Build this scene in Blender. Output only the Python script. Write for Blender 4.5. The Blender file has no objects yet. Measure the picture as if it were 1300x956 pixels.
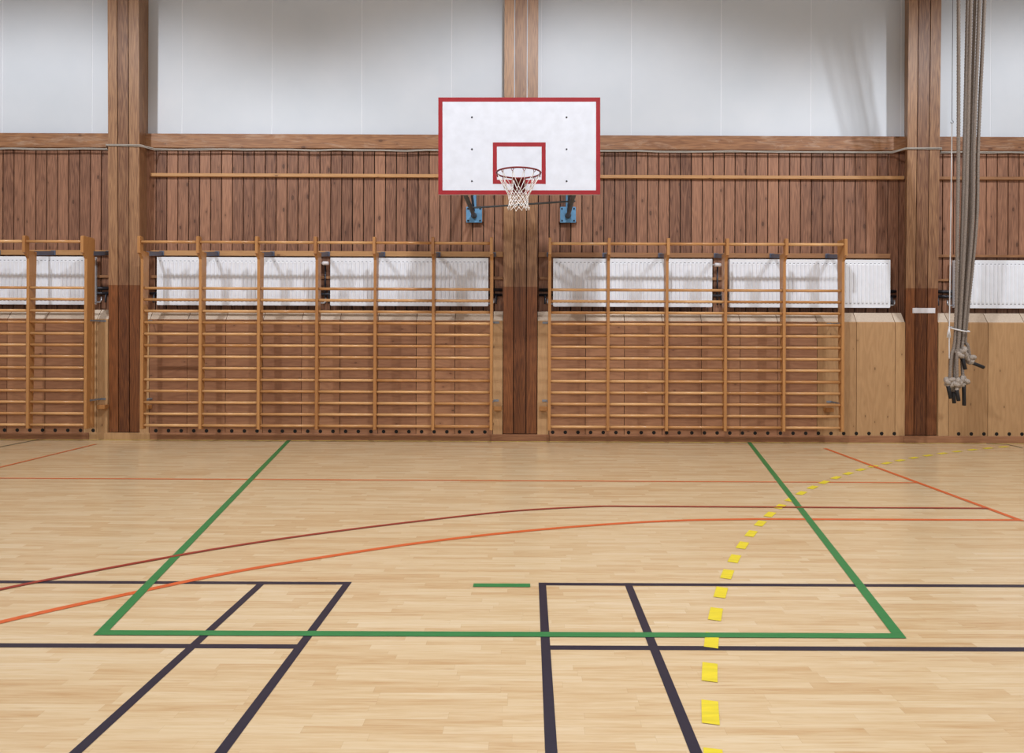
import bpy, math, random
from mathutils import Vector, Matrix
random.seed(7)
sc = bpy.context.scene
col = sc.collection
PI = math.pi

# ------------------------------------------------------------------ materials
def srgb(h):
    h = h.lstrip('#')
    out = []
    for i in (0, 2, 4):
        c = int(h[i:i+2], 16) / 255
        out.append(c/12.92 if c <= 0.04045 else ((c+0.055)/1.055)**2.4)
    return (*out, 1.0)

class NT:
    def __init__(s, name):
        s.m = bpy.data.materials.new(name); s.m.use_nodes = True
        s.t = s.m.node_tree; s.n = s.t.nodes; s.l = s.t.links
        s.b = s.n['Principled BSDF']
    def add(s, typ, **kw):
        nd = s.n.new(typ)
        for k, v in kw.items(): setattr(nd, k, v)
        return nd
    def put(s, sock, v):
        if hasattr(v, 'is_output') or isinstance(v, bpy.types.NodeSocket): s.l.new(v, sock)
        else: sock.default_value = v
    def math(s, op, a, b=None, c=None, clamp=False):
        nd = s.add('ShaderNodeMath', operation=op, use_clamp=clamp)
        s.put(nd.inputs[0], a)
        if b is not None: s.put(nd.inputs[1], b)
        if c is not None: s.put(nd.inputs[2], c)
        return nd.outputs[0]
    def mix(s, f, a, b, mode='MIX'):
        nd = s.add('ShaderNodeMix', data_type='RGBA', blend_type=mode)
        s.put(nd.inputs[0], f); s.put(nd.inputs[6], a); s.put(nd.inputs[7], b)
        return nd.outputs[2]
    def ramp(s, f, stops):
        nd = s.add('ShaderNodeValToRGB'); s.put(nd.inputs[0], f)
        e = nd.color_ramp.elements
        while len(e) < len(stops): e.new(0.5)
        for i, (p, c) in enumerate(stops): e[i].position = p; e[i].color = c
        return nd.outputs[0]
    def pos(s):
        g = s.add('ShaderNodeNewGeometry'); return g.outputs['Position']
    def xyz(s, v):
        nd = s.add('ShaderNodeSeparateXYZ'); s.put(nd.inputs[0], v); return nd.outputs
    def comb(s, x, y, z):
        nd = s.add('ShaderNodeCombineXYZ')
        s.put(nd.inputs[0], x); s.put(nd.inputs[1], y); s.put(nd.inputs[2], z); return nd.outputs[0]
    def noise(s, vec, scale, detail=4, rough=.55, dist=0.0):
        nd = s.add('ShaderNodeTexNoise'); s.put(nd.inputs['Vector'], vec)
        nd.inputs['Scale'].default_value = scale; nd.inputs['Detail'].default_value = detail
        nd.inputs['Roughness'].default_value = rough; nd.inputs['Distortion'].default_value = dist
        return nd.outputs[0]
    def bump(s, h, strength, dist=.01):
        nd = s.add('ShaderNodeBump'); nd.inputs['Strength'].default_value = strength
        nd.inputs['Distance'].default_value = dist; s.put(nd.inputs['Height'], h)
        s.l.new(nd.outputs[0], s.b.inputs['Normal'])

def plain(name, c, rough=.5, metal=0.0, mottled=.06):
    t = NT(name); cc = srgb(c)
    n = t.noise(t.pos(), 9, 5)
    dk = tuple(x*(1-mottled*2) for x in cc[:3]) + (1,)
    lt = tuple(min(1, x*(1+mottled)) for x in cc[:3]) + (1,)
    t.l.new(t.ramp(n, [(.3, dk), (.7, lt)]), t.b.inputs['Base Color'])
    t.b.inputs['Roughness'].default_value = rough; t.b.inputs['Metallic'].default_value = metal
    return t.m

def wood(name, light, dark, axis='z', rough=.5, tint=.35, grain=.6, knots=True, fine=1.0, low=None, spec=.4, wear=None):
    """sawn timber: grain runs along one axis, the per-board attribute 'tint' shifts tone and figure"""
    t = NT(name)
    at = t.add('ShaderNodeAttribute', attribute_name='tint').outputs['Fac']
    p = t.xyz(t.pos())
    off = t.math('MULTIPLY', at, 37.0)
    L = t.math('ADD', p['xyz'.index(axis)], off)
    o = [p[i] for i in range(3) if i != 'xyz'.index(axis)]
    # low frequency along grain, high across
    v = t.comb(t.math('MULTIPLY', L, .9), t.math('ADD', t.math('MULTIPLY', o[0], 11*fine), off), t.math('MULTIPLY', o[1], 11*fine))
    n1 = t.noise(v, 1.0, 3, .5)
    rings = t.math('FRACT', t.math('MULTIPLY', n1, 9.0))
    rings = t.math('ABSOLUTE', t.math('SUBTRACT', rings, .5))
    rings = t.math('MULTIPLY', rings, 2.0)
    v2 = t.comb(t.math('MULTIPLY', L, 3), t.math('MULTIPLY', o[0], 130*fine), t.math('MULTIPLY', o[1], 130*fine))
    n2 = t.noise(v2, 1.0, 4, .6)
    f = t.math('ADD', t.math('MULTIPLY', rings, .6*grain), t.math('MULTIPLY', n2, .7*grain))
    f = t.math('ADD', f, t.math('MULTIPLY', t.math('SUBTRACT', at, .5), tint*2))
    f = t.math('ADD', f, .5-.6*grain, clamp=True)
    c = t.mix(f, srgb(light), srgb(dark))
    if low:
        zz = t.math('GREATER_THAN', low[0], p[2])
        c2 = t.mix(f, srgb(low[1]), srgb(low[2]))
        c = t.mix(zz, c, c2)
    if knots:
        vo = t.add('ShaderNodeTexVoronoi'); vo.feature = 'F1'
        vo.voronoi_dimensions = '2D'
        acr = t.math('ADD', o[0], o[1])
        t.put(vo.inputs['Vector'], t.comb(t.math('MULTIPLY', L, 1.9), t.math('ADD', t.math('MULTIPLY', acr, 4.0), off), 0.0))
        vo.inputs['Scale'].default_value = 1.0
        sel = t.xyz(vo.outputs['Color'])
        k = t.math('LESS_THAN', t.math('SUBTRACT', vo.outputs['Distance'], t.math('MULTIPLY', sel[0], knots*.065)), 0.0)
        c = t.mix(t.math('MULTIPLY', k, .72), c, srgb('#3a2417'))
        halo = t.ramp(t.math('SUBTRACT', vo.outputs['Distance'], t.math('MULTIPLY', sel[0], knots*.065)), [(0.0, (.35,.35,.35,1)), (.10, (0,0,0,1))])
        c = t.mix(halo, c, srgb(dark))
    if wear:
        nw = t.noise(t.comb(t.math('MULTIPLY', L, 1.5), t.math('MULTIPLY', o[0], 3), t.math('MULTIPLY', o[1], 6)), 1.6, 5, .7, .6)
        c = t.mix(t.math('MULTIPLY', t.ramp(nw, [(.52, (0,0,0,1)), (.72, (1,1,1,1))]), .7), c, srgb(wear))
    t.l.new(c, t.b.inputs['Base Color'])
    t.b.inputs['Roughness'].default_value = rough
    t.b.inputs['Specular IOR Level'].default_value = spec
    t.bump(n2, .08)
    return t.m

M = {}
M['panel'] = wood('brown_pine_boards', '#a87a60', '#5c3a2b', tint=.28, grain=.78, fine=1.4)
M['header'] = wood('header_plank_timber', '#a87b56', '#6e462f', axis='x', tint=.25, grain=.8, wear='#b39a86')
M['pillar'] = wood('laminated_pillar_timber', '#b08763', '#6b4733', tint=.42, grain=.85, fine=1.4, knots=False, low=(2.02, '#935b35', '#552f1a'), rough=.42)
M['ply'] = wood('pale_plywood', '#c9a277', '#97724d', tint=.22, grain=.35, fine=.5, rough=.55, knots=.55)
M['ply_dark'] = wood('darker_plywood', '#b58562', '#774d37', axis='x', tint=.20, grain=.35, fine=.5, rough=.55, knots=.55)  # darker brown tone for the panels behind the wall bars
M['ply_top'] = wood('lit_plywood_top', '#d8cabb', '#b39f8c', axis='y', tint=.3, grain=.4, knots=False)  # whitish colour carries the light falling on the sloping top
M['base'] = wood('reddish_baseboard', '#a97a5a', '#7c5138', axis='x', tint=.2, grain=.6, knots=False)
M['bar_v'] = wood('varnished_pine_upright', '#c28f59', '#98653a', tint=.25, grain=.4, knots=False, rough=.33)
M['bar_h'] = wood('varnished_pine_rung', '#e0b27e', '#b57f4d', axis='x', tint=.35, grain=.35, knots=False, rough=.27)
M['rail'] = wood('pale_pine_rail', '#c99c6c', '#9c7048', axis='x', tint=.3, grain=.4, knots=True, rough=.45)
M['rail_brown'] = wood('brown_pine_rail', '#a87c57', '#74492f', axis='x', tint=.3, grain=.4, knots=False, rough=.45)
M['backing'] = plain('dark_gap', '#170e0a', .9)
M['white_wall'] = None
M['radiator'] = plain('white_enamel', '#e8edf8', .35, 0, .02)
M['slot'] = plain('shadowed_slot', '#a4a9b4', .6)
M['pipe'] = plain('dark_steel_pipe', '#3a3b44', .35, .5)
M['chrome'] = plain('dull_chrome', '#b8bac2', .3, .8)
M['bracket'] = plain('blue_grey_steel', '#6d7488', .45, .35)
M['strap'] = plain('galvanised_strap', '#8f949e', .4, .4)
M['board'] = plain('white_board_paint', '#d6dcea', .45, 0, .035)
M['red'] = plain('red_board_paint', '#960c1c', .7, 0, .05)
M['darkred'] = plain('dark_red_steel', '#7c2227', .4, .2)
M['blue'] = plain('light_blue_paint', '#5f96c4', .45, 0, .08)
M['steel'] = plain('grey_painted_steel', '#5b626c', .4, .4)
M['net'] = plain('white_net_cord', '#eeeaea', .8)
M['cord'] = plain('white_cotton_cord', '#dcdde2', .7)
M['wire'] = plain('thin_steel_wire', '#54545c', .5, .3)
M['cable'] = plain('grey_cable', '#a8a29c', .6)
M['rubber'] = plain('black_rubber', '#17171d', .55)
M['bolt'] = plain('dark_bolt', '#2f2f36', .5, .5)
M['sign'] = plain('white_plastic_strip', '#e4e3ea', .5, 0, .02)
M['ceiling'] = plain('ceiling_paint', '#cfc3b4', .8)
M['hole'] = plain('bored_hole', '#0d0b0a', .9)
M['joint'] = plain('white_wall_joint', '#dfe5f0', .7, 0, .01)

# off-white sheets with slight wrinkles
t = NT('off_white_wall_sheet')
n = t.noise(t.pos(), .7, 4, .6)
n3 = t.noise(t.pos(), 14, 4, .6)
c = t.ramp(n, [(.3, srgb('#c8d1dd')), (.7, srgb('#d3dae5'))])
t.l.new(c, t.b.inputs['Base Color']); t.b.inputs['Roughness'].default_value = .62
t.bump(t.math('ADD', t.noise(t.pos(), 1.1, 3), t.math('MULTIPLY', n3, .05)), .25, .05)
M['white_wall'] = t.m

# climbing rope: jute grey-brown
t = NT('jute_climbing_rope')
nn = t.noise(t.pos(), 90, 4, .7)
t.l.new(t.ramp(nn, [(.3, srgb('#6a605a')), (.7, srgb('#9a8f87'))]), t.b.inputs['Base Color'])
t.b.inputs['Roughness'].default_value = .9; t.bump(nn, .5, .004)
M['rope'] = t.m
t = NT('bleached_rope_knot')
nn = t.noise(t.pos(), 90, 4, .7)
t.l.new(t.ramp(nn, [(.3, srgb('#8a8079')), (.7, srgb('#bdb2a9'))]), t.b.inputs['Base Color'])
t.b.inputs['Roughness'].default_value = .9; t.bump(nn, .5, .004)
M['knot'] = t.m

# maple strip floor
def floor_material():
    t = NT('maple_strip_floor')
    p = t.xyz(t.pos())
    w = .044
    ry = t.math('DIVIDE', p[1], w)
    row = t.math('FLOOR', ry)
    wn = t.add('ShaderNodeTexWhiteNoise', noise_dimensions='1D'); t.put(wn.inputs['W'], row)
    xx = t.math('ADD', t.math('DIVIDE', p[0], .48), t.math('MULTIPLY', wn.outputs['Value'], 31.0))
    cell = t.math('FLOOR', xx)
    wn2 = t.add('ShaderNodeTexWhiteNoise', noise_dimensions='2D'); t.put(wn2.inputs['Vector'], t.comb(cell, row, 0.0))
    rnd = wn2.outputs['Value']
    vv = t.comb(t.math('ADD', t.math('MULTIPLY', p[0], 2.2), t.math('MULTIPLY', rnd, 40)), t.math('MULTIPLY', p[1], 34), 0.0)
    g = t.noise(vv, 1.6, 5, .62, .3)
    g2 = t.noise(t.comb(t.math('MULTIPLY', p[0], .5), t.math('MULTIPLY', p[1], 1.3), 0.0), 1.0, 3, .5)
    streak = t.noise(t.comb(t.math('ADD', t.math('MULTIPLY', p[0], 3.2), t.math('MULTIPLY', rnd, 9)), t.math('MULTIPLY', p[1], 75), 0.0), 1.3, 3, .6)
    f = t.math('ADD', t.math('MULTIPLY', rnd, .24), t.math('MULTIPLY', g, .72))
    f = t.math('ADD', f, t.math('MULTIPLY', g2, .30))
    c = t.ramp(f, [(.30, srgb('#dccbae')), (.58, srgb('#d2bb97')), (.82, srgb('#c4a57c')), (1.0, srgb('#b18a5d'))])
    c = t.mix(t.ramp(streak, [(.60, (0,0,0,1)), (.78, (.55,.55,.55,1))]), c, srgb('#a67d54'))
    # joints
    fy = t.math('FRACT', ry); fx = t.math('FRACT', xx)
    gy = t.math('LESS_THAN', fy, .022); gx = t.math('LESS_THAN', fx, .0028)
    gap = t.math('MAXIMUM', gy, gx)
    c = t.mix(t.math('MULTIPLY', gap, .22), c, srgb('#8a6642'))
    t.l.new(c, t.b.inputs['Base Color'])
    sp = t.noise(t.comb(p[0], p[1], 0.0), 2.2, 3)
    t.l.new(t.ramp(sp, [(.3, (.20,)*3+(1,)), (.7, (.27,)*3+(1,))]), t.b.inputs['Roughness'])
    t.b.inputs['Specular IOR Level'].default_value = .40
    t.bump(t.math('ADD', t.math('MULTIPLY', rnd, .3), t.math('MULTIPLY', gap, -.4)), .05, .004)
    return t.m
M['floor'] = floor_material()

def paint(name, c):
    t = NT(name); p = t.xyz(t.pos())
    nn = t.noise(t.comb(t.math('MULTIPLY', p[0], 5), t.math('MULTIPLY', p[1], 40), 0.0), 1.5, 4, .6)
    cc = srgb(c); t.l.new(t.ramp(nn, [(.3, tuple(x*.86 for x in cc[:3])+(1,)), (.7, tuple(min(1, x*1.08) for x in cc[:3])+(1,))]), t.b.inputs['Base Color'])
    t.b.inputs['Roughness'].default_value = .40
    return t.m
M['p_green'] = paint('green_line_paint', '#2f7d45')
M['p_navy'] = paint('navy_line_paint', '#252133')
M['p_red'] = paint('brick_red_line_paint', '#993626')
M['p_orange'] = paint('orange_line_paint', '#d2622f')
M['p_yellow'] = paint('yellow_line_tape', '#e2d032')
M['p_olive'] = paint('olive_line_paint', '#4b4a30')

# ------------------------------------------------------------------ mesh helper
class MB:
    def __init__(s): s.v = []; s.f = []; s.mi = []; s.ti = []; s.sm = []
    def poly(s, vs, fs, mi=0, tint=None, smooth=False):
        o = len(s.v); s.v += [tuple(v) for v in vs]
        t = random.random() if tint is None else tint
        s.ti += [t]*len(vs)
        for f in fs: s.f.append([i+o for i in f]); s.mi.append(mi); s.sm.append(smooth)
    def box(s, x0, x1, y0, y1, z0, z1, mi=0, tint=None):
        vs = [(x, y, z) for z in (z0, z1) for y in (y0, y1) for x in (x0, x1)]
        s.poly(vs, [(0,2,3,1), (4,5,7,6), (0,1,5,4), (2,6,7,3), (0,4,6,2), (1,3,7,5)], mi, tint)
    def bbox(s, x0, x1, y0, y1, z0, z1, b=.003, mi=0, tint=None):
        """box with chamfered edges"""
        import itertools
        c = ((x0+x1)/2, (y0+y1)/2, (z0+z1)/2); h = ((x1-x0)/2, (y1-y0)/2, (z1-z0)/2)
        b = min(b, min(h)*.6)
        vs = []; ix = {}
        for sx in (-1, 1):
            for sy in (-1, 1):
                for sz in (-1, 1):
                    for a in range(3):
                        e = [h[0]-b, h[1]-b, h[2]-b]; e[a] += b
                        ix[(sx, sy, sz, a)] = len(vs)
                        vs.append((c[0]+sx*e[0], c[1]+sy*e[1], c[2]+sz*e[2]))
        fs = []
        for a in range(3):
            u, w = [k for k in range(3) if k != a]
            for sg in (-1, 1):
                q = []
                for su, sw in ((-1,-1), (1,-1), (1,1), (-1,1)):
                    k = [0,0,0]; k[a] = sg; k[u] = su; k[w] = sw; q.append(ix[(*k, a)])
                flip = (sg == 1) if a == 1 else (sg == -1)
                fs.append(q[::-1] if flip else q)
            for su in (-1, 1):
                for sw in (-1, 1):
                    k0 = [0,0,0]; k0[a] = -1; k0[u] = su; k0[w] = sw
                    k1 = list(k0); k1[a] = 1
                    fs.append([ix[(*k0, u)], ix[(*k1, u)], ix[(*k1, w)], ix[(*k0, w)]])
        for sx in (-1, 1):
            for sy in (-1, 1):
                for sz in (-1, 1): fs.append([ix[(sx, sy, sz, a)] for a in range(3)])
        s.poly(vs, fs, mi, tint)
    def tube(s, pts, r, seg=8, mi=0, tint=None, caps=True, closed=False, lobes=None, rad=None):
        pts = [Vector(p) for p in pts]; n = len(pts)
        vs = []; prev = None; d = 0.0
        for i in range(n):
            if closed: tg = pts[(i+1) % n] - pts[i-1]
            else: tg = pts[min(i+1, n-1)] - pts[max(i-1, 0)]
            tg.normalize()
            if prev is None:
                a = Vector((0, 0, 1)) if abs(tg.z) < .9 else Vector((1, 0, 0))
                nrm = (a - tg*a.dot(tg)).normalized()
            else:
                nrm = (prev - tg*prev.dot(tg)).normalized()
            prev = nrm; bn = tg.cross(nrm)
            if i: d += (pts[i]-pts[i-1]).length
            for k in range(seg):
                th = 2*PI*k/seg
                rr = (rad[i] if rad else r)
                if lobes: rr *= 1 + lobes[1]*math.cos(lobes[0]*(th - d/lobes[2]*2*PI))
                vs.append(pts[i] + nrm*math.cos(th)*rr + bn*math.sin(th)*rr)
        fs = []
        for i in range(n if closed else n-1):
            j = (i+1) % n
            for k in range(seg):
                k2 = (k+1) % seg
                fs.append((i*seg+k, i*seg+k2, j*seg+k2, j*seg+k))
        if caps and not closed:
            fs.append(tuple(range(seg-1, -1, -1))); fs.append(tuple((n-1)*seg+k for k in range(seg)))
        s.poly(vs, fs, mi, tint, True)
    def build(s, name, mats, parent=None, recalc=True):
        me = bpy.data.meshes.new(name)
        me.from_pydata([tuple(v) for v in s.v], [], s.f)
        if not isinstance(mats, (list, tuple)): mats = [mats]
        for m in mats: me.materials.append(m)
        me.polygons.foreach_set('material_index', s.mi)
        me.polygons.foreach_set('use_smooth', s.sm)
        a = me.attributes.new('tint', 'FLOAT', 'POINT'); a.data.foreach_set('value', s.ti)
        me.validate()
        import bmesh
        if recalc:
            bm = bmesh.new(); bm.from_mesh(me); bmesh.ops.recalc_face_normals(bm, faces=bm.faces); bm.to_mesh(me); bm.free()
        me.update()
        o = bpy.data.objects.new(name, me); col.objects.link(o)
        if parent:
            o.parent = parent; o.matrix_parent_inverse = parent.matrix_world.inverted() if False else Matrix.Translation(-parent.location)
        return o

def tag(o, label, cat, group=None, kind=None):
    o['label'] = label; o['category'] = cat
    if group: o['group'] = group
    if kind: o['kind'] = kind
    return o
def thing(name, loc, label, cat, group=None):
    o = bpy.data.objects.new(name, None); col.objects.link(o); o.location = loc; o.empty_display_size = .1
    return tag(o, label, cat, group)
def struct(o, label=None):
    o['kind'] = 'structure'
    if label: o['label'] = label
    return o

# ------------------------------------------------------------------ room shell
m = MB(); m.box(-12, 12, -15, .5, -.1, 0)
struct(m.build('floor', M['floor']), 'pale maple strip sports floor with a satin varnish')
m = MB(); m.box(-12, 12, -15, .5, 7.4, 7.5)
struct(m.build('ceiling', M['ceiling']), 'ceiling of the sports hall')

WY = .22      # face of the vertical boarding
m = MB()
pitch = .1465; x = -11.9; k = 0
m.box(-12, 12, WY+.02, .5, 0, 4.0, mi=1)
while x < 12:
    m.bbox(x+.006, x+pitch-.006, WY, WY+.022, 0, 3.95, .002, tint=random.random())
    x += pitch
struct(m.build('wall_back', [M['panel'], M['backing']]), 'brown vertical pine boarding of the long back wall')

m = MB()
seam = [.15 + 1.21*i for i in range(-10, 10)]
m.box(-12, 12, .29, .5, 4.0, 7.4, mi=0)
for i in range(len(seam)-1):
    m.bbox(seam[i]+.004, seam[i+1]-.004, .26, .295, 4.03, 7.4, .004, tint=.5)
for i, s_ in enumerate(seam):
    m.box(s_-.006, s_+.006, .262, .27, 4.06, 7.4, mi=1)
struct(m.build('wall_upper', [M['white_wall'], M['joint']]), 'off-white sheets of the upper wall with thin vertical joints')

PIL = [(-5.512, -5.382, -5.237, -5.095), (-.345, -.206, -.041, .106), (4.918, 5.049, 5.207, 5.350)]
side = ['left', 'centre', 'right']
for n_, P in enumerate(PIL):
    m = MB()
    for i in range(3):
        xa, xb = P[i]+.0055, P[i+1]-.0055
        z1 = 7.4; y0 = .025; y1 = y0 - .0125*z1
        ba = xa + (.115 if (n_ == 2 and i == 0) else 0); bb = xb - (.045 if (n_ == 0 and i == 2) else 0)
        vs = [(xa, y0, .095), (xb, y0, .095), (bb, .26, .095), (ba, .26, .095), (xa, y1, z1), (xb, y1, z1), (bb, .26, z1), (ba, .26, z1)]
        m.poly(vs, [(0,3,2,1), (4,5,6,7), (0,1,5,4), (1,2,6,5), (2,3,7,6), (3,0,4,7)], 0, [.40, .82, .45, .25, .65, .5, .42, .85, .62][n_*3+i])
    m.box(P[0]+.125, P[3]-.06, .045, .26, .095, 4.0, mi=1)
    m.box(P[0]+.13, P[3]-.06, -.015, .26, 4.0, 7.35, mi=2 if n_ == 1 else 1)
    struct(m.build('pillar', [M['pillar'], M['backing'], M['joint']]),
           ['three-board timber pillar at the left, the boxing butted to both sides', 'three-board timber pillar behind the basketball backboard', 'three-board timber pillar at the right carrying the white strip'][n_])

# bays between the pillars
BAYS = [(-9.2, PIL[0][0]), (PIL[0][3], PIL[1][0]), (PIL[1][3], PIL[2][0]), (PIL[2][3], 8.6)]
seams = [[-8.85, -8.35, -7.85, -7.35, -6.83, -6.335, -6.16+.33, -5.66],
         [-4.97, -4.472, -3.973, -3.485, -2.978, -2.478, -1.98, -1.478, -.973, -.475],
         [.26, .737, 1.245, 1.74, 2.253, 2.76, 3.25, 3.768, 4.282, 4.787],
         [5.487, 6.0, 6.48, 6.98, 7.48, 7.98]]
baynames = ['left end', 'centre-left', 'centre-right', 'right end']
for b, (xa, xb) in enumerate(BAYS):
    m = MB(); xs = [xa] + seams[b] + [xb]
    m.box(xa+.01, xb-.01, .02, .20, .09, 1.57, mi=3)
    for i in range(len(xs)-1):
        x0, x1 = xs[i]+.0035, xs[i+1]-.0035
        ends = (x1-x0) < .2
        pale = ends or b == 3 or (b == 2 and i >= 8)
        prof = [(0, .085), (0, 1.565), (.012, 1.578), (.10, 1.70), (.215, 1.70), (.215, .085)]
        vs = [(x0, y, z) for y, z in prof] + [(x1, y, z) for y, z in prof]
        tn = random.random()
        if ends: tn = .25
        N = len(prof)
        m.poly(vs, [tuple(range(N)), tuple(range(2*N-1, N-1, -1))] + [(j, (j+1) % N, N+(j+1) % N, N+j) for j in (0, 1, 4, 5)], 0 if pale else 1, tn)
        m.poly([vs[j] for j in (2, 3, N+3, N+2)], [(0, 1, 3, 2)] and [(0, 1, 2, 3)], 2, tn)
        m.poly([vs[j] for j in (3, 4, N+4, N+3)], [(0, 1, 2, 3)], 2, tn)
    o = struct(m.build('trim_%d' % (b+1), [M['ply'], M['ply_dark'], M['ply_top'], M['backing']]), 'plywood boxing with a sloping top along the %s wall bay' % baynames[b])
    m = MB()
    hx = {0: -5.86, 1: -4.88, 2: .31, 3: 5.62}[b]
    rngx = []
    if b == 0:
        x = -5.70
        while x > xa: rngx.append(x); x -= .1655
    else:
        x = hx
        while x < (xb - .12 if b != 1 else xb-.2): rngx.append(x); x += .1655
    for x in rngx:
        vs = [(x+.024*math.cos(2*PI*k/14), -.0015, .118+.024*math.sin(2*PI*k/14)) for k in range(14)]
        m.poly(vs, [tuple(range(14))])
    h = m.build('vent_hole_row', M['hole'], o, recalc=False); h['kind'] = 'stuff'
m = MB()
x = -9.2
for x1 in (-5.75, -4.95, -.5, .27, 4.9, 8.6):
    m.bbox(x+.001, x1-.001, -.012, .2, 0, .088, .003, mi=1 if x1 == -4.95 else 0, tint=(.3 if x1 == -4.95 else random.random())); x = x1
struct(m.build('baseboard_back', [M['base'], M['ply']]), 'reddish brown baseboard along the foot of the wall')

# header planks under the white sheets
hb = [(-9.2, PIL[0][0]+.02), (PIL[0][3]-.04, PIL[1][0]+.02), (PIL[1][3]-.02, PIL[2][0]+.09), (PIL[2][3]-.02, 8.6)]
for b, (xa, xb) in enumerate(hb):
    m = MB(); m.bbox(xa, xb, .16, .27, 3.865, 4.055, .005, tint=[.3, .35, .55, .7][b])
    struct(m.build('trim_%d' % (b+5), M['header']), 'horizontal header plank under the white sheets of the %s bay' % baynames[b])

# rails fixed to the boarding
def rail(xa, xb, z0, z1, y0, mat, label, tint, group=None):
    m = MB(); m.bbox(xa, xb, y0, WY, z0, z1, .004, tint=tint)
    return tag(m.build('wall_rail', mat), label, 'rail', group)
rail(PIL[0][3]+.03, PIL[1][0]-.01, 3.487, 3.532, .175, M['rail'], 'long pale rail high on the boarding left of the backboard', .3)
rail(PIL[1][3]+.01, PIL[2][0]+.08, 3.487, 3.532, .175, M['rail'], 'long pale rail high on the boarding right of the backboard', .5)
rail(PIL[2][3]+.01, 8.6, 3.487, 3.527, .175, M['rail_brown'], 'rail high on the boarding behind the climbing ropes', .3)
rail(-9.2, PIL[0][0]-.01, 2.43, 2.50, .18, M['rail'], 'rail above the radiator in the left end bay', .6)
rail(PIL[0][3]+.03, PIL[1][0]-.01, 2.43, 2.50, .18, M['rail'], 'rail above the two radiators left of the centre pillar', .4)
rail(PIL[1][3]+.01, PIL[2][0]-.10, 2.43, 2.495, .18, M['rail_brown'], 'rail above the two radiators right of the centre pillar', .2)
rail(PIL[2][3]+.01, 8.6, 2.45, 2.485, .18, M['rail_brown'], 'thin rail above the radiator behind the climbing ropes', .4)
rail(-9.2, PIL[0][0]-.01, 2.13, 2.17, .195, M['rail_brown'], 'thin rail behind the radiator of the left end bay', .2)
rail(PIL[0][3]+.03, PIL[1][0]-.01, 2.13, 2.17, .195, M['rail_brown'], 'thin rail behind the radiators left of the centre pillar', .1)
rail(PIL[1][3]+.03, PIL[2][0]-.10, 2.13, 2.17, .195, M['rail_brown'], 'thin rail behind the radiators right of the centre pillar', .1)
rail(PIL[2][3]+.01, 8.6, 2.13, 2.165, .195, M['rail_brown'], 'thin rail behind the radiator at the right end', .3)

# cable under the header, stepping round the pillars
def cable():
    pts = []; ks = [(-9.2, .152)]
    for P in PIL:
        ks += [(P[0]-.10, .152), (P[0]-.015, -.03), (P[3]+.015, -.03), (P[3]+.10, .152)]
    ks.append((8.6, .152))
    random.seed(3)
    for i in range(len(ks)-1):
        (xa, ya), (xb, yb) = ks[i], ks[i+1]
        n = max(1, int(abs(xb-xa)/.3))
        for k in range(n):
            f = k/n; x = xa+(xb-xa)*f
            pts.append((x, ya+(yb-ya)*f, 3.845+random.uniform(-.006, .006)))
    pts.append((8.6, .152, 3.845))
    return pts
m = MB(); cp = cable(); m.tube(cp, .008, 6); m.tube([(x, y-.004, z-.013+.004*math.sin(x*9)) for x, y, z in cp], .006, 6)
tag(m.build('cable', M['cable']), 'thin grey cable pinned along the wall below the header planks', 'cable')

# white strip on the right pillar
m = MB(); m.bbox(5.012, 5.306, -.006, .006, 1.695, 1.762, .002)
for x in (5.03, 5.288): m.tube([(x, -.005, 1.728), (x, -.0085, 1.728)], .004, 8)
tag(m.build('blank_sign', M['sign']), 'small blank white strip fixed to the right pillar', 'sign')

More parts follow.
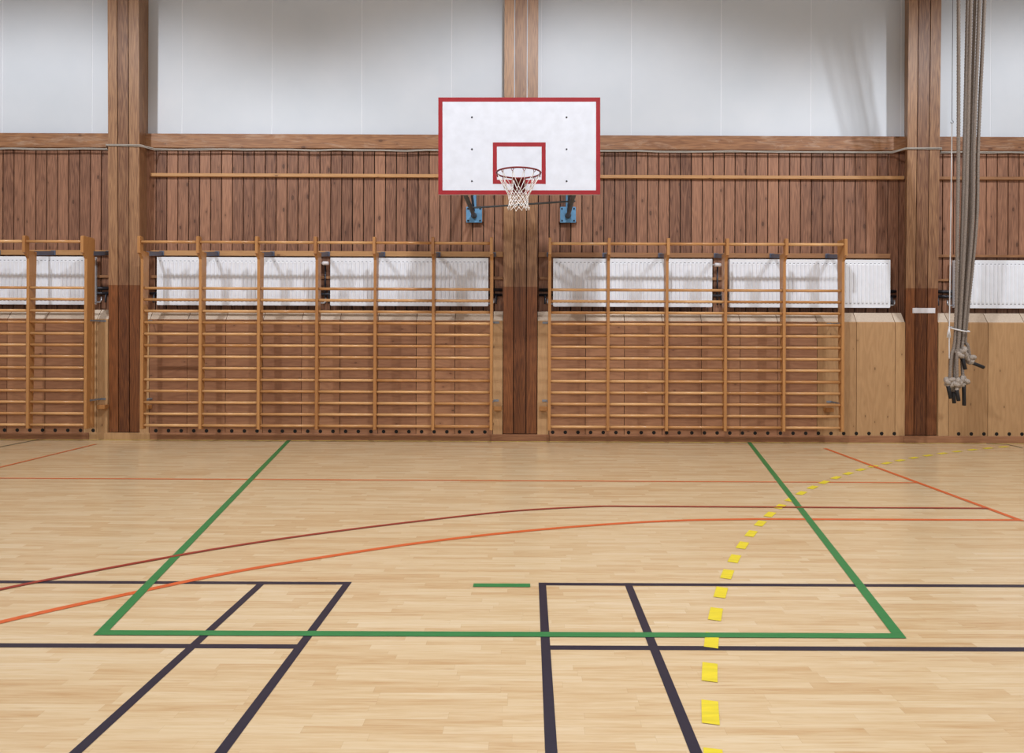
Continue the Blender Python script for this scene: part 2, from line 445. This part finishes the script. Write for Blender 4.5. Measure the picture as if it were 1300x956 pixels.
# ------------------------------------------------------------------ radiators
def radiator(xa, xb, label, valve_side):
    z0, z1 = 1.773, 2.403; yf, yb = .088, .162
    t = thing('radiator', ((xa+xb)/2, yb, z0), label, 'radiator', 'white panel radiators along the wall')
    m = MB()
    # pressed front: ribs between a flat top and bottom band
    n = int(round((xb-xa-.04)/.0535)); w = (xb-xa-.04)/n
    xs = [(xa, .0)]; x = xa+.02
    for i in range(n):
        xs += [(x+w*.12, 0.0), (x+w*.24, .010), (x+w*.76, .010), (x+w*.88, 0.0)]; x += w
    xs.append((xb, .0))
    zs = [(z0, 0), (z0+.045, 0), (z0+.07, 1), (z1-.07, 1), (z1-.045, 0), (z1, 0)]
    vs = []; fs = []
    for z, g in zs:
        for x, d in xs: vs.append((x, yf + .010 - (d*g), z))
    W = len(xs)
    for r_ in range(len(zs)-1):
        for c_ in range(W-1): fs.append((r_*W+c_, r_*W+c_+1, (r_+1)*W+c_+1, (r_+1)*W+c_))
    m.poly(vs, fs, 0, .5)
    x = xa+.02
    for i in range(n):
        for zz in (z1-.052, z0+.048):
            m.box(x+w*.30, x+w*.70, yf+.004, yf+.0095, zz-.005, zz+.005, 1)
        x += w
    o = m.build('front_panel', [M['radiator'], M['slot']], t, recalc=False)
    m = MB(); m.box(xa, xb, yb-.02, yb-.01, z0+.02, z1-.02); m.box(xa+.03, xb-.03, yf+.02, yb-.02, z0+.03, z0+.06); m.box(xa+.03, xb-.03, yf+.02, yb-.02, z1-.07, z1-.04)
    m.build('back_panel', M['radiator'], t)
    for x in (xa+.3, xb-.3):
        m = MB(); m.box(x-.015, x+.015, yb-.012, WY-.0015, 2.26, 2.32); m.build('wall_bracket', M['radiator'], t)
    for x in (xa, xb):
        m = MB(); s_ = 1 if x == xa else -1
        m.bbox(min(x, x+s_*.006), max(x, x+s_*.006), yf+.0105, yb, z0, z1, .002); m.build('side_cover', M['radiator'], t)
    m = MB(); m.box(xa+.007, xb-.007, yf+.011, yb, z1-.006, z1)
    m.build('top_grille', M['radiator'], t)
    m = MB(); m.box(xa+.007, xb-.007, yf+.0105, yf+.02, z0-.006, z0+.004)
    m.build('bottom_lip', M['radiator'], t)
    for sx in ((1, -1) if valve_side == 2 else (valve_side,)):
        xe = xb if sx > 0 else xa
        m = MB()
        m.tube([(xe-.01*sx, .13, z0+.03), (xe+.06*sx, .13, z0+.03), (xe+.075*sx, .135, z0+.05), (xe+.075*sx, .14, z0+.10)], .011, 8)
        v = m.build('valve_pipe', M['chrome'], t)
    return t
radiator(-7.96, -5.762, 'white radiator in the left end bay, partly cut by the frame edge', 1)
r1 = radiator(-4.929, -2.782, 'white radiator next to the left pillar, behind the long climbing bars', 1)
radiator(-2.636, -.547, 'white radiator between the thermostat gap and the centre pillar, left side', 1)
r2 = radiator(.313, 2.417, 'white radiator just right of the centre pillar behind the bars', -1)
radiator(2.647, 4.772, 'white radiator reaching out beyond the bars towards the right pillar', 1)
radiator(5.627, 7.80, 'white radiator behind the hanging climbing ropes', -1)
# thermostat heads in the gaps
for par, x in ((r1, -2.775), (r2, 2.424)):
    m = MB(); m.tube([(x, .12, 2.33), (x+.04, .12, 2.33)], .012, 10); par_o = m.build('valve', M['chrome'], par)
    m = MB(); m.tube([(x+.03, .12, 2.33), (x+.036, .12, 2.33), (x+.10, .12, 2.33), (x+.112, .12, 2.33)], .027, 14, rad=[.02, .027, .025, .018]); m.build('thermostat_head', M['sign'], par_o)

for b, (xa, xb) in enumerate(BAYS):
    t = thing('heating_pipes', ((xa+xb)/2, .2, 1.95), 'pair of dark heating pipes behind the radiators of the %s bay' % baynames[b], 'pipes')
    for z, r_ in ((1.992, .021), (1.925, .019)):
        m = MB(); m.tube([(xa+.02 if b else xa, .196, z), (xb-.02, .196, z)], r_, 10); m.build('pipe', M['pipe'], t)
    for x in ((xa+.10, xb-.10) if b in (1, 2) else ((xb-.12,) if b == 0 else (xa+.08,))):
        m = MB(); m.tube([(x, .193, 1.925), (x, .15, 1.90), (x, .14, 1.83), (x, .14, 1.80)], .013, 8); m.build('riser', M['pipe'], t)
    if b in (1, 2):
        xg = {1: -2.71, 2: 2.53}[b]
        m = MB(); m.tube([(xg-.02, .193, 1.80), (xg-.02, .19, 2.34)], .012, 8); m.build('riser', M['pipe'], t)
        m = MB(); m.tube([(xg+.03, .193, 1.80), (xg+.03, .19, 1.99)], .012, 8); m.build('riser', M['pipe'], t)

# ------------------------------------------------------------------ wall bars
YF, YB = -.28, -.19
def wallbars(xs, label, missing=(), tall=(), strap_ends=(), partial_left=False):
    t = thing('wall_bars', (sum(xs)/len(xs), 0, 0), label, 'wall bars')
    T = .0175
    for i, x in enumerate(xs):
        m = MB(); zt = 2.61 if i in tall else 2.43
        b0, b1 = YB-.02, YB+.04
        e = .004
        pr = [(YF+e, .175), (YF, .175+e), (YF, zt-e), (YF+e, zt), (b1-e, zt), (b1, zt-e), (b0, .175+e), (b0-e, .175)]; N = 8
        m.poly([(x-T, y, z) for y, z in pr] + [(x+T, y, z) for y, z in pr], [tuple(range(N)), tuple(range(2*N-1, N-1, -1))] + [(j, (j+1) % N, N+(j+1) % N, N+j) for j in range(N)], 0, random.random())
        u = m.build('upright', M['bar_v'], t)
        m = MB()
        # forward block carrying the top rung, cut back to the upright at its foot
        pr = [(YF, 2.33), (YF-.045, 2.39), (YF-.075, 2.40), (YF-.075, 2.60), (YF-.065, 2.612), (YF-.02, 2.612), (YF-.0, 2.59)]
        T2 = T
        vs = [(x-T2, y, z) for y, z in pr] + [(x+T2, y, z) for y, z in pr]; N = len(pr)
        m.poly(vs, [tuple(range(N)), tuple(range(2*N-1, N-1, -1))] + [(j, (j+1) % N, N+(j+1) % N, N+j) for j in range(N)], 0, random.random())
        m.build('top_block', M['bar_v'], t)
        m = MB()
        for q in (-1,):
            vs = [(x+dx, y, z) for dx in (-.012, .012) for y, z in ((YB+.03, 2.385), (YB+.03, 2.44), (.18, 2.485), (.18, 2.43))]
            m.poly(vs, [(0,1,2,3), (7,6,5,4), (0,4,5,1), (1,5,6,2), (2,6,7,3), (3,7,4,0)])
        m.bbox(x-.03, x+.03, .172, .18, 2.43, 2.492, .001)
        m.build('steel_bracket', M['bracket'], t)
    for i in range(len(xs)-1):
        for k in range(13):
            if (i, k) in missing: continue
            z = .221 + .1452*k
            m = MB(); yy = YF+.03
            m.tube([(xs[i]+T-.002, yy, z), (xs[i+1]-T+.002, yy, z)], .0175, 12, tint=random.random()); m.build('rung', M['bar_h'], t)
        m = MB(); m.tube([(xs[i]+T-.002, YF-.045, 2.54), (xs[i+1]-T+.002, YF-.045, 2.54)], .0185, 12); m.build('rung', M['bar_h'], t)
    if strap_ends and xs[-1] < -5 and strap_ends[0][0] == xs[-1]:
        m = MB(); m.bbox(xs[-1]-.04, xs[-1]-.010, -.125, -.08, .17, 2.61, .004); m.build('hinge_post', M['bar_v'], t)
    for x, s_ in strap_ends:
        for z in (1.55, .53):
            m = MB()
            m.bbox(x-.003+s_*.020, x+.003+s_*.020, YB-.03, -.001, z-.011, z+.011, .001)
            m.bbox(min(x+s_*.02, x+s_*.085), max(x+s_*.02, x+s_*.085), -.006, -.001, z-.014, z+.014, .001)
            m.build('hinge_strap', M['strap'], t)
        m = MB(); m.bbox(min(x+s_*.02, x+s_*.125), max(x+s_*.02, x+s_*.125), -.09, -.001, .405, .46, .004)
        m.build('stop_block', M['bar_v'], t)
    return t
wallbars([-7.83, -7.09, -6.355, -5.622], 'pine wall bars at the left edge, cut by the frame', tall=(3,), strap_ends=((-5.622, 1),))
wallbars([-4.909+.738*i for i in range(7)], 'long pine wall bars left of the centre pillar, one rung missing in its first bay', missing={(0, 5-0)}, strap_ends=((-4.909, -1), (-.481, 1)))
wallbars([.256+.7435*i for i in range(6)], 'pine wall bars right of the centre pillar, five bays with every rung', tall=(5,), strap_ends=((.256, -1), (3.9735, -1)))

# ------------------------------------------------------------------ basketball hoop
CX = -.117; BY = 7.4-8.83           # face of the board
t = thing('basketball_hoop', (CX, .2, 3.0), 'white basketball backboard with red borders, rim and white net on the centre pillar', 'basketball hoop')
hw, z0, z1 = .888, 2.918, 3.983
m = MB(); m.bbox(CX-hw, CX+hw, BY, BY+.035, z0, z1, .004)
t.rotation_euler = (0, math.radians(-.23), 0)
bd = m.build('backboard', M['board'], t)
def frame(x0, x1, za, zb, w, y):
    m = MB()
    m.box(x0, x1, y-.0015, y+.0005, za, za+w); m.box(x0, x1, y-.0015, y+.0005, zb-w, zb)
    m.box(x0, x0+w, y-.0015, y+.0005, za+w, zb-w); m.box(x1-w, x1, y-.0015, y+.0005, za+w, zb-w)
    return m
fm = frame(CX-hw+.0005, CX+hw-.0005, z0+.0005, z1-.0005, .046, BY); fm.build('red_border', M['red'], bd)
fm = frame(CX-.29, CX+.29, 3.035, 3.49, .045, BY); fm.build('target_rectangle', M['red'], bd)
for sx in (-1, 1):
    for z in (3.765, 3.415, 3.065):
        m = MB(); x = CX+sx*.519
        m.tube([(x, BY+.001, z), (x, BY-.003, z), (x, BY-.005, z)], .010, 10, rad=[.010, .010, .005]); m.build('bolt', M['bolt'], bd)
RY = BY-.43; RZ = 3.05; RR = .228
m = MB()
m.tube([(CX+RR*math.cos(a), RY+RR*math.sin(a), RZ) for a in [2*PI*i/64 for i in range(64)]], .009, 8, closed=True)
rim = m.build('rim', M['darkred'], t)
m = MB()
for k in range(12):
    a = 2*PI*(k+.5)/12
    c = Vector((CX+RR*math.cos(a), RY+RR*math.sin(a), RZ-.016))
    tg = Vector((-math.sin(a), math.cos(a), 0))
    m.tube([c - tg*.012 + Vector((0,0,.010)), c - tg*.010 - Vector((0,0,.008)), c - Vector((0,0,.014)), c + tg*.010 - Vector((0,0,.008)), c + tg*.012 + Vector((0,0,.010))], .0035, 6)
m.build('net_hook', M['darkred'], rim)
m = MB()
m.bbox(CX-.07, CX+.07, BY-.012, BY-.002, z0+.005, 3.062, .003)
m.bbox(CX-.07, CX+.07, RY+RR-.004, BY-.010, 3.044, 3.052, .002)
for sx in (-1, 1):
    vs = [(CX+sx*.066, BY-.012, 2.96), (CX+sx*.066, BY-.012, 3.046), (CX+sx*.066, RY+RR, 3.046), (CX+sx*.062, BY-.012, 2.96), (CX+sx*.062, BY-.012, 3.046), (CX+sx*.062, RY+RR, 3.046)]
    m.poly(vs, [(0,1,2), (5,4,3), (0,3,4,1), (1,4,5,2), (2,5,3,0)])
m.build('rim_bracket', M['darkred'], t)
# net of twelve loops
rows = [(3.028, .226), (2.885, .140), (2.836, .116), (2.795, .104), (2.757, .100), (2.720, .103), (2.683, .114)]
def node(r_, k):
    z, rad = rows[r_]; a = 2*PI*(k + (.5 if r_ % 2 == 0 else 0))/12 + .0
    j = ((k*7+r_*5) % 5-2)*.0022
    return Vector((CX+(rad+j)*math.cos(a), RY+(rad+j)*math.sin(a), z+j*1.3))
m = MB()
for r_ in range(len(rows)-1):
    for k in range(12):
        a = node(r_, k)
        for kk in ((k, k+1) if r_ % 2 == 0 else (k, k-1)):
            b = node(r_+1, kk % 12)
            mid = (a+b)/2 - Vector((0, 0, .004 if r_ else .010))
            if r_ == 0:
                cc = Vector((CX, RY, mid.z)); mid = cc + (mid-cc)*.96
            m.tube([a, mid, b], .0036, 6)
for k in range(12):
    m.tube([node(len(rows)-1, k)+Vector((0,0,.006)), node(len(rows)-1, k), node(len(rows)-1, k)-Vector((0,0,.008))], .007, 6, rad=[.004, .008, .004])
m.build('net', M['net'], t)
# arms, plates and brace behind
for sx in (-1, 1):
    xw = CX+sx*.625; xb_ = CX+sx*.612
    m = MB(); m.bbox(xw-.105, xw+.105, .150, .172, 2.885, 3.095, .003, mi=0)
    for dx in (-.08, .08):
        for dz in (-.08, .08):
            m.tube([(xw+dx, .152, 2.99+dz), (xw+dx, .14, 2.99+dz)], .011, 8, mi=1)
    m.build('wall_plate', [M['blue'], M['bolt']], t)
    m = MB(); m.bbox(xw-.028, xw+.028, .155, .218, 3.09, 3.86, .003)
    m.build('wall_post', M['blue'], t)
    m = MB(); m.tube([(xw, .15, 2.975), (xw, .12, 2.972), (xb_, BY+.06, 2.965)], .026, 12); m.tube([(xw, .15, 3.72), (xb_, BY+.06, 3.70)], .024, 12)
    m.tube([(xb_, BY+.06, 2.945), (xb_, BY+.06, 3.90)], .024, 12); m.tube([(xw, .11, 3.03), (xb_, BY+.1, 3.66)], .016, 10)
    m.tube([(xw, .15, 2.975), (xw, .105, 2.973)], .040, 12)
    m.build('support_arm', M['steel'], t)
    m = MB(); m.bbox(xw-.12, xw+.12, .172, WY-.001, 2.9, 3.08, .003); m.build('spacer_block', M['panel'], t)
m = MB()
m.tube([(CX-.615, -.35, 2.99), (CX-.55, -.36, 2.985), (CX+.60, -.74, 2.985), (CX+.66, -.75, 2.985)], .012, 10)
m.build('cross_brace', M['steel'], t)
# board bearers on its back
for z in (3.12, 3.75):
    m = MB(); m.bbox(CX-.75, CX+.75, BY+.035, BY+.06, z-.03, z+.03, .003); m.build('bearer', M['steel'], t)

# ------------------------------------------------------------------ climbing ropes
def px(x, y, D):
    """bundle survey: sight angle and distance from the viewpoint to metres"""
    dx, dy = x-672, y-431; r = .004
    return Vector(((dx+dy*r)*D/857, D-8.83, 1.33-(dy-dx*r)*D/857))
def catmull(P, n):
    P = [Vector(p) for p in P]; Q = [P[0]*2-P[1]] + P + [P[-1]*2-P[-2]]; out = []
    for i in range(1, len(Q)-2):
        for k in range(n):
            s_ = k/n; a, b, c, d = Q[i-1], Q[i], Q[i+1], Q[i+2]
            out.append(.5*((2*b) + (c-a)*s_ + (2*a-5*b+4*c-d)*s_*s_ + (3*b-a-3*c+d)*s_**3))
    out.append(P[-1]); return out
def resample(P, step):
    out = [P[0]]; acc = 0
    for i in range(1, len(P)):
        a, b = P[i-1], P[i]; L = (b-a).length
        while acc + L >= step and L > 1e-9:
            f = (step-acc)/L; a = a+(b-a)*f; out.append(a); L = (b-a).length; acc = 0
        acc += L
    out.append(P[-1]); return out
rr_ = .0185
ROPES = [  # top pixel x, waist x, depth offset, knot centre, cap from, cap to, knot size, label
    (1217.0, 1213.0, .00, (1205.5, 485), (1203.5, 490), (1207, 506), .047, 'climbing rope hanging outermost left of the bundle, its knot lowest at the left'),
    (1228.5, 1215.5, .05, (1211.5, 491), (1210.0, 497), (1211.5, 512), .062, 'climbing rope with the fat pale knot at the bottom middle of the bundle'),
    (1232.5, 1218.0, -.03, (1215, 486), (1214.5, 495), (1217, 509), .040, 'climbing rope ending in the short black end beside the fat bottom knot'),
    (1238.0, 1220.0, .06, (1222.5, 484), (1223.6, 488), (1224, 515), .050, 'climbing rope with the longest black end hanging straight down, lower right knot'),
    (1243.5, 1223.0, .00, (1220.5, 448), (1222, 455), (1225.5, 469), .062, 'climbing rope with the large upper knot in the bundle'),
    (1250.0, 1226.0, .04, (1231.5, 455.5), (1234, 460.5), (1249, 466.5), .044, 'climbing rope whose small knot and black end stick out to the right'),
]
for i, (xt, xw, dd, kc, c0, c1, ks, lab) in enumerate(ROPES):
    Dw = 8.28+dd; Dt = 7.72+dd
    top = px(xt, 0, Dt); xm = xt*.42+xw*.58 + (4 if i > 3 else 1)
    waist = px(xw, 421, Dw)
    mid = px({0: 1215.5, 1: 1221.5, 2: 1225.5, 3: 1230, 4: 1234.5, 5: 1239.5}[i], 285, 8.14+dd)
    q = px({0: 1216.8, 1: 1224.5, 2: 1228.5, 3: 1232.5, 4: 1236.8, 5: 1242}[i], 180, 8.0+dd)
    up = top + (top-q).normalized()*((7.4-top.z)/((top-q).normalized().z))
    K = px(kc[0], kc[1], Dw)
    pre = px(xw*.55+kc[0]*.45 - (2 if i < 3 else 0), (421+kc[1])/2, Dw)
    path = resample(catmull([up, top, q, mid, waist, pre, K], 40), .0125)
    t = thing('climbing_rope', (up.x, up.y, up.z), lab, 'rope', 'bundle of climbing ropes tied back at the right')
    m = MB(); m.tube(path, rr_, 12, lobes=(3, .17, .10)); m.build('rope_strand', M['rope'], t)
    # overhand knot: a trefoil of the same rope
    kp = []; a0 = random.uniform(0, 6.28)
    R = Matrix.Rotation(random.uniform(-.5, .5), 3, 'Z') @ Matrix.Rotation(PI/2+random.uniform(-.4, .4), 3, 'X')
    for j in range(90):
        u = 2*PI*j/90
        v = Vector(((math.sin(u)+2*math.sin(2*u))/3, (math.cos(u)-2*math.cos(2*u))/3, -math.sin(3*u)*.55))
        v = Matrix.Rotation(a0, 3, 'Z') @ v
        kp.append(K + (R @ v)*ks*.98)
    m = MB(); m.tube(kp, rr_*1.5, 12, closed=True, lobes=(3, .14, .055)); m.build('knot', M['knot'], t)
    A = px(*c0, Dw-.01); B = px(*c1, Dw-.01); d = (B-A).normalized()
    m = MB(); m.tube([K*.5+A*.5, A, A+d*.02], rr_, 10); m.build('rope_tail', M['knot'], t)
    m = MB(); m.tube([A, A+d*.004, B-d*.003, B], .02, 14, rad=[.019, .0215, .0215, .0195]); m.build('end_sleeve', M['rubber'], t)

t = thing('pull_cord', tuple(px(1209.5, -300, 7.9)), 'thin wire and white cord hanging left of the climbing ropes and tied round them', 'cord')
wt = px(1209.5, 0, 8.1); wb = px(1208.6, 153, 8.15)
wu = wt + (wt-wb)*((7.4-wt.z)/(wt.z-wb.z))
t.location = wu
m = MB(); m.tube([wu, wt, wb], .0035, 6); m.build('wire', M['wire'], t)
m = MB(); hk = px(1208.6, 156, 8.15)
m.tube([hk+Vector((.016*math.sin(a), 0, .016*math.cos(a)+.01)) for a in [2*PI*j/16 for j in range(13)]], .004, 6); m.build('hook', M['steel'], t)
m = MB(); c1_ = px(1205.2, 415, 8.27)
m.tube(catmull([hk, px(1207.6, 240, 8.2), px(1206.4, 330, 8.24), c1_, px(1205, 430, 8.27), px(1205, 455.5, 8.27)], 10), .0065, 8); m.build('white_cord', M['cord'], t)
m = MB()
cc = px(1217.5, 418, 8.30)
loop = []
for j in range(40):
    a = 2*PI*j/40
    loop.append(cc + Vector((.118*math.cos(a), .075*math.sin(a), -.022*math.cos(a) + .022*math.sin(a))))
m.tube(loop, .008, 8, closed=True); m.build('tie_loop', M['cord'], t)
m = MB(); tn = px(1204.6, 424, 8.26)
for j in range(5):
    a = j*1.26
    m.tube([c1_, tn+Vector((.010*math.cos(a), .010*math.sin(a), .03)), tn+Vector((.020*math.cos(a), .016*math.sin(a), -.045))], .006, 6)
m.build('tassel_knot', M['cord'], t)

# ------------------------------------------------------------------ court markings
def strip(pts, w, z, closed=False):
    """flat ribbon on the floor along points, mitred"""
    m = MB(); P = [Vector((p[0], p[1], 0)) for p in pts]; n = len(P); L = []; R_ = []
    for i in range(n):
        a = P[i-1] if i else None; b = P[i+1] if i < n-1 else None
        d1 = (P[i]-a).normalized() if a is not None else None
        d2 = (b-P[i]).normalized() if b is not None else None
        d = (d1+d2).normalized() if d1 is not None and d2 is not None else (d1 if d1 is not None else d2)
        nn = Vector((-d.y, d.x, 0)); k = 1.0
        if d1 is not None and d2 is not None: k = 1/max(.3, nn.dot(Vector((-d1.y, d1.x, 0))))
        L.append(P[i]+nn*w/2*k); R_.append(P[i]-nn*w/2*k)
    vs = [(p.x, p.y, z) for p in L] + [(p.x, p.y, z) for p in R_]
    m.poly(vs, [(i, n+i, n+i+1, i+1) for i in range(n-1)], 0, .5)
    return m
def line(pts, w, z, mat, label, group=None, name='court_line'):
    m = strip(pts, w, z); o = m.build(name, mat, recalc=False)
    for p in o.data.polygons:
        if p.normal.z < 0: o.data.flip_normals(); break
    return tag(o, label, 'court line', group)
G = M['p_green']; NV = M['p_navy']
line([(-3.13, -.03), (-1.93+.008, -5.79), (1.67, -5.79), (2.87, -.03)], .05, .0030, G, 'green trapezoid free-throw lane painted from the wall towards the viewer')
line([(-.297, -5.184), (.010, -5.184)], .05, .0030, G, 'short green dash floating between the two navy line grids')
line([(-9, -5.16), (-.964, -5.16)], .04, .0010, NV, 'navy line across the floor at the left, the farther of two')
line([(-9, -5.916), (-.985, -5.916)], .04, .0010, NV, 'navy line across the floor at the left, the nearer of two')
line([(-1.448, -5.14), (-1.448, -8.5)], .04, .0014, NV, 'navy line running to the viewer, leftmost of the four')
line([(-.984, -5.14), (-.984, -8.5)], .04, .0014, NV, 'navy line running to the viewer, second from the left')
line([(.056, -5.16), (9, -5.16)], .04, .0010, NV, 'navy line across the floor at the right, the farther of two')
line([(.076, -5.916), (9, -5.916)], .04, .0010, NV, 'navy line across the floor at the right, the nearer of two')
line([(.076, -5.14), (.076, -8.5)], .04, .0014, NV, 'navy line running to the viewer just right of the short green dash')
line([(.543, -5.14), (.543, -8.5)], .04, .0014, NV, 'navy line running to the viewer, rightmost of the four')
flat = lambda P, n=12: [(p.x, p.y) for p in catmull([(x, y, 0) for x, y in P], n)]
line(flat([(-4.2, -7.05), (-3.4, -5.97), (-2.764, -5.256), (-2.172, -4.733), (-1.752, -4.427), (-1.264, -4.142), (-.756, -3.886), (-.231, -3.648), (.179, -3.526), (.60, -3.443)]) + [(3.65, -3.465)], .036, .0040, M['p_red'], 'dark red curved line that straightens right of the centre')
line(flat([(-3.9, -7.4), (-3.1, -6.38), (-2.447, -5.665), (-2.059, -5.312), (-1.648, -4.972), (-1.125, -4.654), (-.675, -4.413), (-.114, -4.179), (.552, -3.972), (1.125, -3.858), (1.7, -3.81)]) + [(3.67, -3.81)], .045, .0022, M['p_orange'], 'bright orange curved line sweeping in front of the dark red one')
line([(-9, -2.44), (3.65, -2.50)], .032, .0018, M['p_orange'], 'thin orange line straight across the floor nearer to the wall')
line([(3.652, -.5), (3.652, -3.832)], .045, .0026, M['p_orange'], 'orange line at the right running towards the wall')
line([(-5.406, -.40), (-5.406, -2.46)], .035, .0026, M['p_orange'], 'orange line at the left running towards the wall')
line([(-6.385, -.03), (-6.42, -.75)], .03, .0026, M['p_olive'], 'short dark olive line near the wall at the left edge')
line([(5.95, -.05), (6.17, -.14), (6.164, -.40)], .03, .0022, M['p_olive'], 'short dark olive line near the wall at the right edge')
line([(-9.2, -.045), (8.6, -.045)], .022, .0010, M['p_yellow'], 'thin yellow line along the foot of the wall')
# dashed yellow arc: 0.15 m dashes, 0.15 m apart
cxc, cyc, Rc = 9.15, -8.48, 8.745
a = math.atan2(-6.129-cyc, .729-cxc)
a0 = a + 4*(.30/Rc)
names = ['nearest', 'second nearest', 'third nearest', 'fourth nearest']
da = .3004/Rc
random.seed(11)
for i in range(32):
    am = a0 - da*i
    x, y = cxc+Rc*math.cos(am), cyc+Rc*math.sin(am)
    if y < -8.2 or y > -.08: continue
    half = .078/Rc
    pts = [(cxc+Rc*math.cos(am+half*s_), cyc+Rc*math.sin(am+half*s_)) for s_ in (1, 0, -1)]
    line(pts, .06, .0024, M['p_yellow'], 'one dash of the dashed yellow arc curving from the viewer to the right pillar', 'dashes of the yellow arc', name='yellow_dash')

# ------------------------------------------------------------------ light
def spot(x, y, z, power, size, blend, radius, tx=0, ty=0, color=(1, .96, .92)):
    l = bpy.data.lights.new('ceiling_lamp', 'SPOT'); l.energy = power; l.spot_size = math.radians(size); l.spot_blend = blend
    l.shadow_soft_size = radius; l.color = color
    o = bpy.data.objects.new('ceiling_lamp', l); col.objects.link(o); o.location = (x, y, z)
    d = Vector((tx, ty, -z)).normalized(); o.rotation_euler = d.to_track_quat('-Z', 'Y').to_euler()
    return o
def area(x, y, z, sx, sy, power, target=None, color=(1, .97, .94)):
    l = bpy.data.lights.new('fill_light', 'AREA'); l.shape = 'RECTANGLE'; l.size = sx; l.size_y = sy; l.energy = power; l.color = color
    o = bpy.data.objects.new('fill_light', l); col.objects.link(o); o.location = (x, y, z)
    if target:
        o.rotation_euler = (Vector(target)-Vector((x, y, z))).to_track_quat('-Z', 'Y').to_euler()
    return o
for x in (-6.6, .4, 7.2):
    spot(x, -5.2, 7.2, 960, 124, .34, .17, ty=2.2, color=(.97, .985, 1))
for x in (-7, 0, 7):
    area(x, -9.5, 7.1, 3.0, .5, 70, color=(1, .98, .95))  # unseen fill lights added under the ceiling
area(0, -13.5, 4.6, 12, 1.2, 120, target=(0, 0, 2.0), color=(.98, .99, 1))  # added frontal fill behind the camera, brightens radiators and lower wall
w = bpy.data.worlds.new('hall_ambient'); sc.world = w; w.use_nodes = True
bg = w.node_tree.nodes['Background']; bg.inputs[0].default_value = (.97, .97, 1, 1); bg.inputs[1].default_value = .40

# ------------------------------------------------------------------ camera
cd = bpy.data.cameras.new('camera'); cam = bpy.data.objects.new('camera', cd); col.objects.link(cam)
cam.location = (0, -8.83, 1.33); cam.rotation_euler = (PI/2, math.radians(-.23), 0)
cd.sensor_width = 36; cd.sensor_fit = 'HORIZONTAL'; cd.lens = 857/1300*36
cd.shift_x = -22/1300; cd.shift_y = -47/1300
cd.clip_end = 100
sc.camera = cam
sc.view_settings.view_transform = 'Standard'
sc.view_settings.look = 'None'
